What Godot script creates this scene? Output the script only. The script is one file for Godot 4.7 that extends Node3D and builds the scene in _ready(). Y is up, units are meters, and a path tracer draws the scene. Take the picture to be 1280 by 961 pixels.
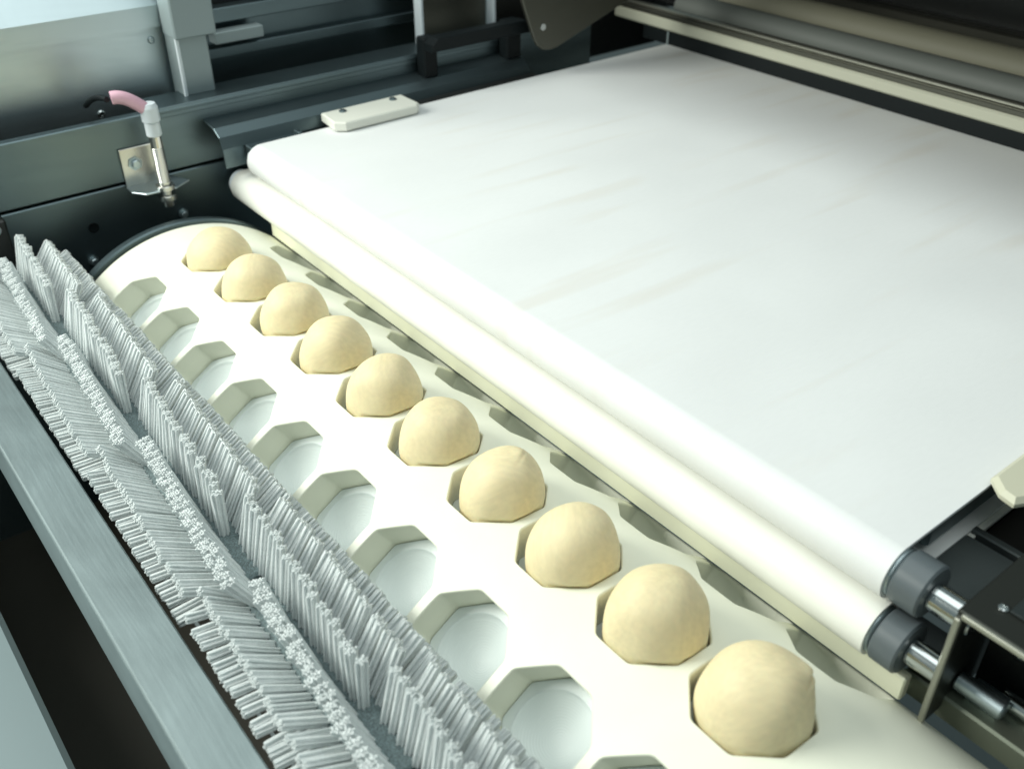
extends Node3D
# A dough divider: dough domes sit in the octagonal pockets of a white drum, in front of two white conveyor belts and behind a bristle brush.
# x runs along the drum (towards the near right end), y is up, +z is the brush side, -z the way the belts run back.

var M := {}
var taken := {}
var origin := Vector3.ZERO
var shift := Vector3.ZERO   # where a whole group of things stands relative to the places written in its builder
var rng := RandomNumberGenerator.new()

# ---------------------------------------------------------------- mesh builder
class MB:
	var v := PackedVector3Array()
	var n := PackedVector3Array()
	var uv := PackedVector2Array()
	func tri3(a: Vector3, b: Vector3, c: Vector3, na: Vector3, nb: Vector3, nc: Vector3, ua := Vector2.ZERO, ub := Vector2.ZERO, uc := Vector2.ZERO) -> void:
		if (b - a).cross(c - a).dot(na + nb + nc) > 0.0:      # Godot's front faces run clockwise
			v.append(a); v.append(c); v.append(b)
			n.append(na); n.append(nc); n.append(nb)
			uv.append(ua); uv.append(uc); uv.append(ub)
		else:
			v.append(a); v.append(b); v.append(c)
			n.append(na); n.append(nb); n.append(nc)
			uv.append(ua); uv.append(ub); uv.append(uc)
	func tri(a: Vector3, b: Vector3, c: Vector3, away: Vector3) -> void:
		var f := (b - a).cross(c - a)
		if f.length_squared() < 1e-20:
			return
		f = f.normalized()
		if f.dot(away) < 0.0:
			f = -f
		tri3(a, b, c, f, f, f)
	func quad(a: Vector3, b: Vector3, c: Vector3, d: Vector3, away: Vector3) -> void:
		tri(a, b, c, away); tri(a, c, d, away)
	func quad4(a: Vector3, b: Vector3, c: Vector3, d: Vector3, na: Vector3, nb: Vector3, nc: Vector3, nd: Vector3) -> void:
		tri3(a, b, c, na, nb, nc); tri3(a, c, d, na, nc, nd)
	func box(c: Vector3, s: Vector3, ch := 0.0012, basis := Basis()) -> void:
		var h := s / 2.0
		var k := minf(ch, minf(h.x, minf(h.y, h.z)) * 0.45)
		var at := func(sx, sy, sz, ax): # the corner (sx,sy,sz) on the face across axis ax
			var p := Vector3(sx * (h.x - k), sy * (h.y - k), sz * (h.z - k))
			p[ax] = [sx, sy, sz][ax] * h[ax]
			return c + basis * p
		for ax in 3:
			for sg in [-1.0, 1.0]:
				var q := []
				for e in [[-1.0, -1.0], [1.0, -1.0], [1.0, 1.0], [-1.0, 1.0]]:
					var w := [0.0, 0.0, 0.0]
					w[ax] = sg; w[(ax + 1) % 3] = e[0]; w[(ax + 2) % 3] = e[1]
					q.append(at.call(w[0], w[1], w[2], ax))
				var away := Vector3.ZERO
				away[ax] = sg
				quad(q[0], q[1], q[2], q[3], basis * away)
		for ax in 3: # edges running along ax
			var b1 := (ax + 1) % 3
			var b2 := (ax + 2) % 3
			for s1 in [-1.0, 1.0]:
				for s2 in [-1.0, 1.0]:
					var lo := [0.0, 0.0, 0.0]; var hi := [0.0, 0.0, 0.0]
					lo[ax] = -1.0; hi[ax] = 1.0
					lo[b1] = s1; hi[b1] = s1; lo[b2] = s2; hi[b2] = s2
					var away := Vector3.ZERO
					away[b1] = s1; away[b2] = s2
					quad(at.call(lo[0], lo[1], lo[2], b1), at.call(hi[0], hi[1], hi[2], b1), at.call(hi[0], hi[1], hi[2], b2), at.call(lo[0], lo[1], lo[2], b2), basis * away)
		for sx in [-1.0, 1.0]:
			for sy in [-1.0, 1.0]:
				for sz in [-1.0, 1.0]:
					tri(at.call(sx, sy, sz, 0), at.call(sx, sy, sz, 1), at.call(sx, sy, sz, 2), basis * Vector3(sx, sy, sz))
	func lathe(p0: Vector3, axis: Vector3, prof: Array, segs := 24, smooth := false) -> void: # prof: [distance along axis, radius]
		axis = axis.normalized()
		var e1 := axis.cross(Vector3(0.31, 0.9, 0.27)).normalized()
		var e2 := axis.cross(e1)
		var nrm := []
		for i in prof.size() - 1:
			var ds: float = prof[i + 1][0] - prof[i][0]
			var dr: float = prof[i + 1][1] - prof[i][1]
			nrm.append(Vector2(-dr, ds).normalized()) # (along axis, radial)
		for i in prof.size() - 1:
			var n0: Vector2 = nrm[i]
			var n1: Vector2 = nrm[i]
			if smooth:
				if i > 0: n0 = (nrm[i - 1] + nrm[i]).normalized()
				if i < nrm.size() - 1: n1 = (nrm[i] + nrm[i + 1]).normalized()
			for k in segs:
				var t0 := TAU * k / segs
				var t1 := TAU * (k + 1) / segs
				var d0 := e1 * cos(t0) + e2 * sin(t0)
				var d1 := e1 * cos(t1) + e2 * sin(t1)
				var a: Vector3 = p0 + axis * prof[i][0] + d0 * prof[i][1]
				var b: Vector3 = p0 + axis * prof[i][0] + d1 * prof[i][1]
				var c: Vector3 = p0 + axis * prof[i + 1][0] + d1 * prof[i + 1][1]
				var d: Vector3 = p0 + axis * prof[i + 1][0] + d0 * prof[i + 1][1]
				var na := axis * n0.x + d0 * n0.y
				var nb := axis * n0.x + d1 * n0.y
				var nc := axis * n1.x + d1 * n1.y
				var nd := axis * n1.x + d0 * n1.y
				if prof[i][1] > 1e-6: tri3(a, b, c, na, nb, nc)
				if prof[i + 1][1] > 1e-6: tri3(a, c, d, na, nc, nd)
	func rod(p0: Vector3, p1: Vector3, r: float, segs := 20, ch := 0.001, r1 := -1.0) -> void:
		var l := (p1 - p0).length()
		if r1 < 0.0: r1 = r
		lathe(p0, p1 - p0, [[0.0, 0.0], [0.0, r - ch], [ch, r], [l - ch, r1], [l, r1 - ch], [l, 0.0]], segs)
	func tube(path: Array, r: float, segs := 12) -> void:
		var last := []
		var lastn := []
		var e1 := Vector3.ZERO
		for i in path.size():
			var a: Vector3 = path[maxi(i - 1, 0)]
			var b: Vector3 = path[mini(i + 1, path.size() - 1)]
			var t := (b - a).normalized()
			e1 = (t.cross(Vector3(0.2, 0.93, 0.31)) if e1 == Vector3.ZERO else e1 - t * e1.dot(t)).normalized()
			var e2 := t.cross(e1)
			var ring := []
			var rn := []
			for k in segs:
				var d := e1 * cos(TAU * k / segs) + e2 * sin(TAU * k / segs)
				ring.append(path[i] + d * r); rn.append(d)
			if last:
				for k in segs:
					var j := (k + 1) % segs
					quad4(last[k], last[j], ring[j], ring[k], lastn[k], lastn[j], rn[j], rn[k])
			if i == 0 or i == path.size() - 1:
				for k in segs:
					tri(path[i], ring[k], ring[(k + 1) % segs], -t if i == 0 else t)
			last = ring; lastn = rn
	func prism(poly: Array, o: Vector3, e1: Vector3, e2: Vector3, depth: float, ch := 0.0008) -> void: # polygon in the plane e1,e2 at o, extruded along e1 x e2
		var e3 := e1.cross(e2).normalized()
		var m := poly.size()
		var area := 0.0
		for i in m:
			area += poly[i].cross(poly[(i + 1) % m])
		var pts := poly.duplicate()
		if area < 0.0: pts.reverse()
		var inner := []
		for i in m:
			var p: Vector2 = pts[i]
			var d0 := (p - pts[(i + m - 1) % m] as Vector2).normalized()
			var d1 := (pts[(i + 1) % m] - p as Vector2).normalized()
			var n0 := Vector2(-d0.y, d0.x)
			var n1 := Vector2(-d1.y, d1.x)
			var mid := (n0 + n1).normalized()
			inner.append(p + mid * ch / maxf(0.4, mid.dot(n0)))
		var to3 := func(q: Vector2, z: float): return o + e1 * q.x + e2 * q.y + e3 * z
		var idx := Geometry2D.triangulate_polygon(PackedVector2Array(inner))
		for s in [0.0, depth]:
			var sg := -1.0 if s == 0.0 else 1.0
			for i in range(0, idx.size(), 3):
				tri(to3.call(inner[idx[i]], s), to3.call(inner[idx[i + 1]], s), to3.call(inner[idx[i + 2]], s), e3 * sg)
			for i in m:
				var j := (i + 1) % m
				var out: Vector2 = (pts[j] - pts[i])
				var on := (e1 * out.y - e2 * out.x).normalized()
				quad(to3.call(inner[i], s), to3.call(inner[j], s), to3.call(pts[j], s - sg * ch), to3.call(pts[i], s - sg * ch), e3 * sg + on)
		for i in m:
			var j := (i + 1) % m
			var out: Vector2 = (pts[j] - pts[i])
			quad(to3.call(pts[i], ch), to3.call(pts[j], ch), to3.call(pts[j], depth - ch), to3.call(pts[i], depth - ch), e1 * out.y - e2 * out.x)
	func done(shift := Vector3.ZERO) -> ArrayMesh:
		var m := ArrayMesh.new()
		var w := v.duplicate()
		if shift != Vector3.ZERO:
			for i in w.size():
				w[i] -= shift
		var a := []
		a.resize(Mesh.ARRAY_MAX)
		a[Mesh.ARRAY_VERTEX] = w
		a[Mesh.ARRAY_NORMAL] = n
		a[Mesh.ARRAY_TEX_UV] = uv
		m.add_surface_from_arrays(Mesh.PRIMITIVE_TRIANGLES, a)
		return m

# ---------------------------------------------------------------- things and parts
func numbered(called: String) -> String:
	taken[called] = taken.get(called, -1) + 1
	return called if taken[called] == 0 else "%s_%03d" % [called, taken[called]]

func thing(called: String, label: String, category: String, at := Vector3.ZERO, group := "") -> Node3D:
	var o := Node3D.new()
	o.name = numbered(called)
	add_child(o, true)
	o.position = at + shift
	origin = at
	o.set_meta("label", label)
	o.set_meta("category", category)
	o.set_meta("kind", "thing")
	if group: o.set_meta("group", group)
	return o

func mesh_at(called: String, mesh: Mesh, mat: Material, parent: Node) -> MeshInstance3D:
	var o := MeshInstance3D.new()
	o.name = called
	o.mesh = mesh
	o.material_override = mat
	o.cast_shadow = GeometryInstance3D.SHADOW_CASTING_SETTING_ON
	parent.add_child(o, true)
	return o

func part(called: String, mb: MB, mat: Material, parent: Node) -> MeshInstance3D: # mb is in world places; the part hangs under a thing at «origin»
	return mesh_at(called, mb.done(origin), mat, parent)

func structure(called: String, mb: MB, mat: Material) -> MeshInstance3D:
	var o := mesh_at(called, mb.done(), mat, self)
	o.set_meta("kind", "structure")
	return o

# ---------------------------------------------------------------- materials
func noise_tex(freq: float, seed_: int, lo: float, hi: float, size := 256, stretch := Vector2.ONE, normal := 0.0) -> Texture2D:
	var f := FastNoiseLite.new()
	f.seed = seed_
	f.noise_type = FastNoiseLite.TYPE_SIMPLEX_SMOOTH
	f.frequency = 1.0
	f.fractal_octaves = 4
	var im := Image.create(size, size, false, Image.FORMAT_RGB8)
	for y in size:
		for x in size:
			var a := TAU * x / size
			var b := TAU * y / size
			# on a torus, so that it repeats without a seam
			var r := freq
			var s := f.get_noise_3d(cos(a) * r * stretch.x, sin(a) * r * stretch.x + cos(b) * r * stretch.y, sin(b) * r * stretch.y + 7.0)
			var g := clampf(lerpf(lo, hi, clampf(s * 0.9 + 0.5, 0.0, 1.0)), 0.0, 1.0)
			im.set_pixel(x, y, Color(g, g, g))
	if normal > 0.0:
		im.bump_map_to_normal_map(normal)
	return ImageTexture.create_from_image(im)

func lin(r: float, g: float, b: float) -> Color:
	return Color(r, g, b).linear_to_srgb()

func mat(called: String, c: Color, rough: float, metal := 0.0) -> StandardMaterial3D:
	var m := StandardMaterial3D.new()
	m.resource_name = called
	m.albedo_color = c
	m.roughness = rough
	m.metallic = metal
	M[called] = m
	return m

func triplanar(m: StandardMaterial3D, scale: Vector3) -> void:
	m.uv1_triplanar = true
	m.uv1_world_triplanar = true
	m.uv1_scale = scale

func materials() -> void:
	var smear := noise_tex(0.7, 3, 0.93, 1.0)
	var fine := noise_tex(14.0, 5, 0.35, 0.65, 256, Vector2.ONE, 3.0)
	var grain := noise_tex(8.0, 51, 0.86, 1.0, 512, Vector2(0.12, 3.0))
	var brush_n := noise_tex(10.0, 9, 0.2, 0.8, 256, Vector2(0.25, 3.0), 2.0)
	var brush_r := noise_tex(3.0, 11, 0.88, 1.0, 256, Vector2(0.3, 2.2))
	var m := mat("drum_plastic", lin(0.865, 0.868, 0.735), 0.42)
	m.albedo_texture = noise_tex(1.2, 21, 0.98, 1.0)
	triplanar(m, Vector3.ONE * 3.1)
	m = mat("piston_plastic", lin(0.76, 0.82, 0.82), 0.42)
	m = mat("belt_fabric", lin(0.86, 0.87, 0.865), 0.62)
	m.albedo_texture = belt_texture()
	m = mat("lower_belt_fabric", lin(0.86, 0.86, 0.80), 0.6)
	m.albedo_texture = noise_tex(1.0, 23, 0.975, 1.0)
	triplanar(m, Vector3.ONE * 2.3)
	m = mat("white_block", lin(0.78, 0.78, 0.70), 0.45)
	m = mat("dough", lin(0.82, 0.705, 0.44), 0.62)
	m.albedo_texture = noise_tex(4.0, 33, 0.94, 1.0)
	m.subsurf_scatter_enabled = true
	m.subsurf_scatter_strength = 0.15
	m.normal_enabled = true
	m.normal_texture = fine
	m.normal_scale = 0.035
	triplanar(m, Vector3.ONE * 9.0)
	m = mat("bristle", lin(0.91, 0.95, 0.95), 0.6)
	m.backlight_enabled = true
	m.backlight = Color(0.62, 0.65, 0.65)
	m.albedo_texture = noise_tex(4.0, 41, 0.90, 1.0)
	m.normal_enabled = true
	m.normal_texture = fine
	m.normal_scale = 0.1
	triplanar(m, Vector3.ONE * 30.0)
	m = mat("brush_core", lin(0.27, 0.35, 0.36), 0.9)
	m.albedo_texture = noise_tex(9.0, 43, 0.55, 1.0)
	triplanar(m, Vector3.ONE * 14.0)
	m = mat("steel", lin(0.55, 0.635, 0.665), 0.44, 1.0)
	m.roughness_texture = grain
	m.normal_enabled = true
	m.normal_texture = brush_n
	m.normal_scale = 0.015
	triplanar(m, Vector3(3, 3, 3))
	m = mat("bar_steel", lin(0.34, 0.41, 0.42), 0.5, 0.85)
	m.albedo_texture = smear
	m.roughness_texture = grain
	triplanar(m, Vector3(4, 4, 4))
	m = mat("dark_steel", lin(0.14, 0.185, 0.20), 0.42, 0.9)
	m.roughness_texture = brush_r
	triplanar(m, Vector3(2, 2, 2))
	m = mat("grey_paint", lin(0.30, 0.36, 0.37), 0.5, 0.3)
	m = mat("warm_steel", lin(0.115, 0.115, 0.095), 0.45, 0.85)
	m.roughness_texture = brush_r
	triplanar(m, Vector3(3, 3, 3))
	m = mat("chrome", lin(0.62, 0.65, 0.65), 0.16, 1.0)
	m = mat("cap_grey", lin(0.105, 0.125, 0.135), 0.36)
	m = mat("black_metal", lin(0.022, 0.024, 0.023), 0.42, 0.3)
	m = mat("black_plastic", lin(0.007, 0.010, 0.011), 0.5)
	m.metallic_specular = 0.3
	m = mat("void", lin(0.012, 0.011, 0.009), 0.85)
	m = mat("tray", lin(0.030, 0.028, 0.020), 0.5)
	m = mat("cream", lin(0.50, 0.50, 0.40), 0.55)
	m = mat("sensor_brass", lin(0.62, 0.61, 0.57), 0.26, 1.0)
	m = mat("plug_white", lin(0.72, 0.78, 0.82), 0.35)
	m = mat("tube_pink", lin(0.80, 0.48, 0.58), 0.3)
	m = mat("label_blue", lin(0.02, 0.025, 0.03), 0.3)

func belt_texture() -> Texture2D: # x across 0.8 m of belt, y along 0.8 m of its run: old dough streaks and a faint weave
	var w := 1024
	var f := FastNoiseLite.new()
	f.seed = 71
	f.noise_type = FastNoiseLite.TYPE_SIMPLEX_SMOOTH
	f.frequency = 1.0
	f.fractal_octaves = 3
	var g := FastNoiseLite.new()
	g.seed = 99
	g.frequency = 1.0
	var im := Image.create(w, w, false, Image.FORMAT_RGB8)
	for y in w:
		for x in w:
			var p := Vector2(x, y) / w
			var broad := f.get_noise_2d(p.x * 4.0, p.y * 9.0 + 3.0)
			var line := f.get_noise_2d(p.x * 17.0 + 2.0 * p.y, p.y * 5.0 + 11.0)
			var fine := g.get_noise_2d(p.x * 200.0, p.y * 160.0)
			var stain := smoothstep(0.08, 0.75, line) * smoothstep(-0.1, 0.5, broad + 0.2)
			var c := Color(1, 1, 1) * (0.965 + 0.022 * broad + 0.006 * fine)
			c = c.lerp(Color(0.86, 0.80, 0.72), 0.20 * stain)
			im.set_pixel(x, y, Color(clampf(c.r, 0, 1), clampf(c.g, 0, 1), clampf(c.b, 0, 1)))
	return ImageTexture.create_from_image(im)

# ---------------------------------------------------------------- drum
const DR := 0.1515
const DC := Vector3(0, 0.911, -0.303)
const PITCH := 0.0746
const X10 := -0.185        # the nearest pocket
const T0 := -3.3           # angle of the dough row from straight up, towards +z
const OCT := 0.0330        # half the width of a pocket

func oct(th: float, a := OCT) -> float: # an octagon with slightly rounded corners
	var s := 0.0
	for k in 8:
		var c := cos(th - k * PI / 4.0)
		if c > 0.0:
			s += pow(c / a * 0.03, 44.0)
	return 0.03 * pow(s, -1.0 / 44.0)

func oct_normal(th: float) -> Vector2:
	var s := Vector2.ZERO
	for k in 8:
		var c := cos(th - k * PI / 4.0)
		if c > 0.0:
			s += Vector2.from_angle(k * PI / 4.0) * pow(c, 60.0)
	return s.normalized()

func on_drum(x: float, t: float, r := DR) -> Vector3:
	return Vector3(x, DC.y + r * cos(t), DC.z + r * sin(t))

func drum_dir(t: float) -> Vector3:
	return Vector3(0, cos(t), sin(t))

func thetas() -> Array:
	var l := []
	for k in 72:
		l.append(TAU * k / 72.0)
	var c := atan2(DR * deg_to_rad(18.0), PITCH / 2.0)
	for q in [c, PI - c, PI + c, TAU - c]:
		l.append(q)
	for k in 8:
		l.append(PI / 8.0 + k * PI / 4.0 + 0.012)
	l.sort()
	return l

func drum_cell(mb: MB, xc: float, tc: float, ths: Array) -> void:
	var hx := PITCH / 2.0
	var ht := DR * deg_to_rad(18.0)
	var nn := drum_dir(tc)
	var tt := Vector3(0, -sin(tc), cos(tc))
	var cols := []
	for th in ths:
		var d := Vector2.from_angle(th)
		var k := minf(hx / maxf(absf(d.x), 1e-9), ht / maxf(absf(d.y), 1e-9))
		var edge := d * k
		var col := []
		var r0 := oct(th) + 0.0010
		var first := Vector2(d.x * r0, DR * asin(d.y * r0 / DR))
		for s in 4:
			var q := first.lerp(edge, s / 3.0)
			col.append([on_drum(xc + q.x, tc + q.y / DR), drum_dir(tc + q.y / DR)])
		# rim and wall
		var on := oct_normal(th)
		var inward := -(Vector3(on.x, 0, 0) + tt * on.y)
		var wall := []
		var rad := oct(th)
		var top := DR * cos(asin(d.y * r0 / DR))
		var p := DC + Vector3(xc + d.x * rad, 0, 0) + tt * d.y * rad
		p = Vector3(xc + d.x * rad, DC.y, DC.z) + tt * d.y * rad
		wall.append([col[0][0], (col[0][1] * 0.9 + inward * 0.45).normalized()])
		wall.append([p + nn * (top - 0.0010), (inward + col[0][1] * 0.3).normalized()])
		wall.append([p + nn * (top - 0.0016), inward])
		wall.append([p + nn * (DR - 0.040), inward])
		cols.append([col, wall])
	for i in cols.size():
		var a = cols[i]
		var b = cols[(i + 1) % cols.size()]
		for w in 2:
			for s in 3:
				var p0 = a[w][s]; var p1 = b[w][s]; var p2 = b[w][s + 1]; var p3 = a[w][s + 1]
				mb.quad4(p0[0], p1[0], p2[0], p3[0], p0[1], p1[1], p2[1], p3[1])

func drum_band(mb: MB, x0: float, x1: float, t0: float, t1: float, steps: int) -> void:
	for i in steps:
		var a := lerpf(t0, t1, float(i) / steps)
		var b := lerpf(t0, t1, float(i + 1) / steps)
		mb.quad4(on_drum(x0, a), on_drum(x0, b), on_drum(x1, b), on_drum(x1, a), drum_dir(a), drum_dir(b), drum_dir(b), drum_dir(a))

func piston_mesh(ths: Array) -> ArrayMesh: # y along the pocket's axis, 0 at the plug's face; a turned bowl with tool rings
	var mb := MB.new()
	var rb := 0.0282
	var prof := []
	var steps := 46
	for k in steps + 1:
		var r := rb * k / steps
		var h := -0.0115 * (1.0 - pow(r / rb, 2.0)) + 0.00019 * sin(r / 0.00165 * TAU)
		h += 0.0011 * exp(-pow((r - rb + 0.0012) / 0.0007, 2.0))
		prof.append([r, h])
	for k in steps:
		for j in 56:
			var a := TAU * j / 56.0
			var b := TAU * (j + 1) / 56.0
			var q := func(i, t): return Vector3(cos(t) * prof[i][0], prof[i][1], sin(t) * prof[i][0])
			var nr := func(i, t):
				var i0 := maxi(i - 1, 0)
				var i1 := mini(i + 1, steps)
				var s: float = (prof[i1][1] - prof[i0][1]) / (prof[i1][0] - prof[i0][0])
				return Vector3(-s * cos(t), 1, -s * sin(t)).normalized()
			if k > 0:
				mb.tri3(q.call(k, a), q.call(k, b), q.call(k + 1, b), nr.call(k, a), nr.call(k, b), nr.call(k + 1, b))
			mb.tri3(q.call(k, a), q.call(k + 1, b), q.call(k + 1, a), nr.call(k, a), nr.call(k + 1, b), nr.call(k + 1, a))
	for i in ths.size():
		var ta: float = ths[i]
		var tb: float = ths[(i + 1) % ths.size()]
		var o := OCT - 0.0002
		var a0 := Vector3(cos(ta), 0, sin(ta)) * rb
		var b0 := Vector3(cos(tb), 0, sin(tb)) * rb
		var a1 := Vector3(cos(ta), 0, sin(ta)) * (oct(ta, o) - 0.0007)
		var b1 := Vector3(cos(tb), 0, sin(tb)) * (oct(tb, o) - 0.0007)
		var a2 := Vector3(cos(ta), 0, sin(ta)) * oct(ta, o) - Vector3(0, 0.0007, 0)
		var b2 := Vector3(cos(tb), 0, sin(tb)) * oct(tb, o) - Vector3(0, 0.0007, 0)
		mb.quad(a0, b0, b1, a1, Vector3.UP)
		mb.quad(a1, b1, b2, a2, Vector3.UP * 0.6 + a1 * 20.0)
		mb.quad(a2, b2, b2 - Vector3(0, 0.011, 0), a2 - Vector3(0, 0.011, 0), a1)
	return mb.done()

func build_drum() -> void:
	var d := thing("pocket_drum", "white plastic drum with rows of octagonal pockets, beneath the dough pieces", "drum", Vector3(-0.53, DC.y, DC.z))
	var ths := thetas()
	var mb := MB.new()
	var far_x := X10 - PITCH * 9.5
	var near_x := X10 + PITCH * 0.5
	for row in [-1, 0, 1, 2]:
		for k in 10:
			drum_cell(mb, X10 - PITCH * k, deg_to_rad(T0 + 36.0 * row), ths)
	drum_band(mb, far_x, near_x, deg_to_rad(T0 + 90.0), deg_to_rad(T0 + 306.0), 72)   # the underside
	drum_band(mb, -0.9370, far_x, 0.0, TAU, 120)
	for q in 5:   # the rounded far rim
		var a0 := PI / 2.0 * q / 5.0
		var a1 := PI / 2.0 * (q + 1) / 5.0
		for i in 120:
			var t0 := TAU * i / 120.0
			var t1 := TAU * (i + 1) / 120.0
			var pt := func(a, t): return on_drum(-0.9370 - 0.008 * sin(a), t, DR - 0.008 + 0.008 * cos(a))
			var nr := func(a, t): return drum_dir(t) * cos(a) - Vector3(sin(a), 0, 0)
			mb.quad4(pt.call(a0, t0), pt.call(a0, t1), pt.call(a1, t1), pt.call(a1, t0), nr.call(a0, t0), nr.call(a0, t1), nr.call(a1, t1), nr.call(a1, t0))
	drum_band(mb, near_x, -0.0325, 0.0, TAU, 120)
	for e in [[-0.0325, -0.030, 1.0]]:   # chamfered rims and the end faces
		for i in 120:
			var a := TAU * i / 120.0
			var b := TAU * (i + 1) / 120.0
			mb.quad(on_drum(e[0], a), on_drum(e[0], b), on_drum(e[1], b, DR - 0.0025), on_drum(e[1], a, DR - 0.0025), drum_dir(a) + Vector3(e[2], 0, 0))
			mb.quad(on_drum(e[1], a, DR - 0.0025), on_drum(e[1], b, DR - 0.0025), on_drum(e[1], b, 0.02), on_drum(e[1], a, 0.02), Vector3(e[2], 0, 0))
	part("drum_shell", mb, M.drum_plastic, d)
	var pm := piston_mesh(ths)
	rng.seed = 31
	for row in [-1, 0, 1, 2]:
		for k in 10:
			var tc := deg_to_rad(T0 + 36.0 * row)
			var o := mesh_at("pocket_piston", pm, M.piston_plastic, d)
			var up := drum_dir(tc)
			o.transform = Transform3D(Basis(Vector3.RIGHT, up, Vector3.RIGHT.cross(up)), Vector3(X10 - PITCH * k, DC.y, DC.z) + up * (DR - 0.0255 + rng.randf_range(-0.0009, 0.0009)) - origin)
	mb = MB.new()
	mb.rod(Vector3(-0.99, DC.y, DC.z), Vector3(-0.005, DC.y, DC.z), 0.019, 32)
	part("axle", mb, M.chrome, d)
	mb = MB.new()
	mb.lathe(Vector3(-0.951, DC.y, DC.z), Vector3.LEFT, [[0.0, 0.02], [0.0, 0.1500], [0.0015, 0.1518], [0.008, 0.1518], [0.010, 0.1500], [0.010, 0.02]], 96)
	part("end_ring", mb, M.dark_steel, d)
	mb = MB.new()
	mb.lathe(Vector3(-0.027, DC.y, DC.z), Vector3.RIGHT, [[0.0, 0.02], [0.0, 0.144], [0.002, 0.146], [0.012, 0.146], [0.014, 0.144], [0.014, 0.02]], 96)
	part("end_ring", mb, M.void, d)

func dough_mesh(k: int, f: FastNoiseLite) -> ArrayMesh: # in the pocket's frame: x along the drum, y out of it, z round it; y = 0 at the drum's surface
	var r := RandomNumberGenerator.new()
	r.seed = 500 + k * 7
	var rows := 64
	var segs := 112
	var rh: float = [0.0314, 0.0311, 0.0300, 0.0298, 0.0298, 0.0298, 0.0300, 0.0300, 0.0301, 0.0312][k]
	var rv: float = [0.0370, 0.0400, 0.0380, 0.0362, 0.0352, 0.0362, 0.0362, 0.0350, 0.0330, 0.0312][k]
	var dx: float = [0.0016, 0.0036, 0.0056, 0.0062, 0.0062, 0.0064, 0.0064, 0.0064, 0.0060, 0.0040][k]
	var dz := 0.0008 + r.randf_range(-0.0008, 0.0012)
	var lean := Vector2(r.randf_range(0.0004, 0.0022), r.randf_range(-0.0018, 0.0))
	var nip := 0.0
	var nip_at := Vector3(0.5, 0.75, -0.4).normalized()
	if k == 0:   # the nearest piece has a pinched fold high on its right
		nip = 0.0026; nip_at = Vector3(0.42, 0.74, -0.50).normalized(); lean = Vector2(0.0025, -0.003)
	elif k == 3: # a pointed top
		nip = 0.0017; nip_at = Vector3(0.10, 0.97, -0.22).normalized()
	elif k == 2:
		nip = 0.0012; nip_at = Vector3(0.45, 0.85, -0.3).normalized()
	var pts := []
	for i in rows + 1:
		var psi := lerpf(-0.62, PI / 2.0, float(i) / rows)
		var line := []
		for j in segs:
			var th := TAU * j / segs
			var d := Vector3(cos(th) * cos(psi), sin(psi), sin(th) * cos(psi))
			var s := f.get_noise_3d(d.x * 1.1 + k * 9.0, d.y * 1.1, d.z * 1.1) * 0.0009
			var fuller := pow(maxf(cos(psi), 0.0001), 0.85) / maxf(cos(psi), 0.0001)   # rounder shoulders than a ball's
			var p := Vector3(d.x * fuller * (rh + s), d.y * (rv + s), d.z * fuller * (rh + s))
			var up := clampf(p.y / rv, 0.0, 1.0)
			p += Vector3(lean.x, 0, lean.y) * up * up
			if nip > 0.0:
				var away := acos(clampf(d.dot(nip_at), -1.0, 1.0))
				p += nip_at * nip * exp(-pow(away / 0.20, 2.0))
				var side := d.cross(nip_at).dot(Vector3(0.5, 0.2, 0.85))
				p -= d * (0.0024 if k == 0 else 0.0006) * exp(-pow((side - 0.06) / 0.045, 2.0)) * exp(-pow(away / 0.24, 2.0))
			p.x += dx
			p.z += dz
			p.y -= 0.003
			# inside the pocket the dough has taken the octagon's shape
			var surf := sqrt(DR * DR - minf(p.z * p.z, 0.0016)) - DR
			var inside := 1.0 - smoothstep(surf + 0.0002, surf + 0.0032, p.y)
			var flat := Vector2(p.x, p.z)
			var lim := oct(flat.angle()) - 0.0005
			if flat.length() > lim:
				flat = flat.lerp(flat.normalized() * lim, inside)
			p.x = flat.x; p.z = flat.y
			line.append(p)
		pts.append(line)
	var nr := []
	for i in rows + 1:
		var line := []
		for j in segs:
			var a: Vector3 = pts[mini(i + 1, rows)][j] - pts[maxi(i - 1, 0)][j]
			var b: Vector3 = pts[i][(j + 1) % segs] - pts[i][(j + segs - 1) % segs]
			var n := a.cross(b)
			line.append(Vector3.UP if n.length() < 1e-12 or i == rows else n.normalized() * (1.0 if n.dot(pts[i][j]) > 0.0 else -1.0))
		nr.append(line)
	var mb := MB.new()
	for i in rows:
		for j in segs:
			var j1 := (j + 1) % segs
			mb.tri3(pts[i][j], pts[i][j1], pts[i + 1][j1], nr[i][j], nr[i][j1], nr[i + 1][j1])
			if i < rows - 1:
				mb.tri3(pts[i][j], pts[i + 1][j1], pts[i + 1][j], nr[i][j], nr[i + 1][j1], nr[i + 1][j])
	return mb.done()

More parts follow.
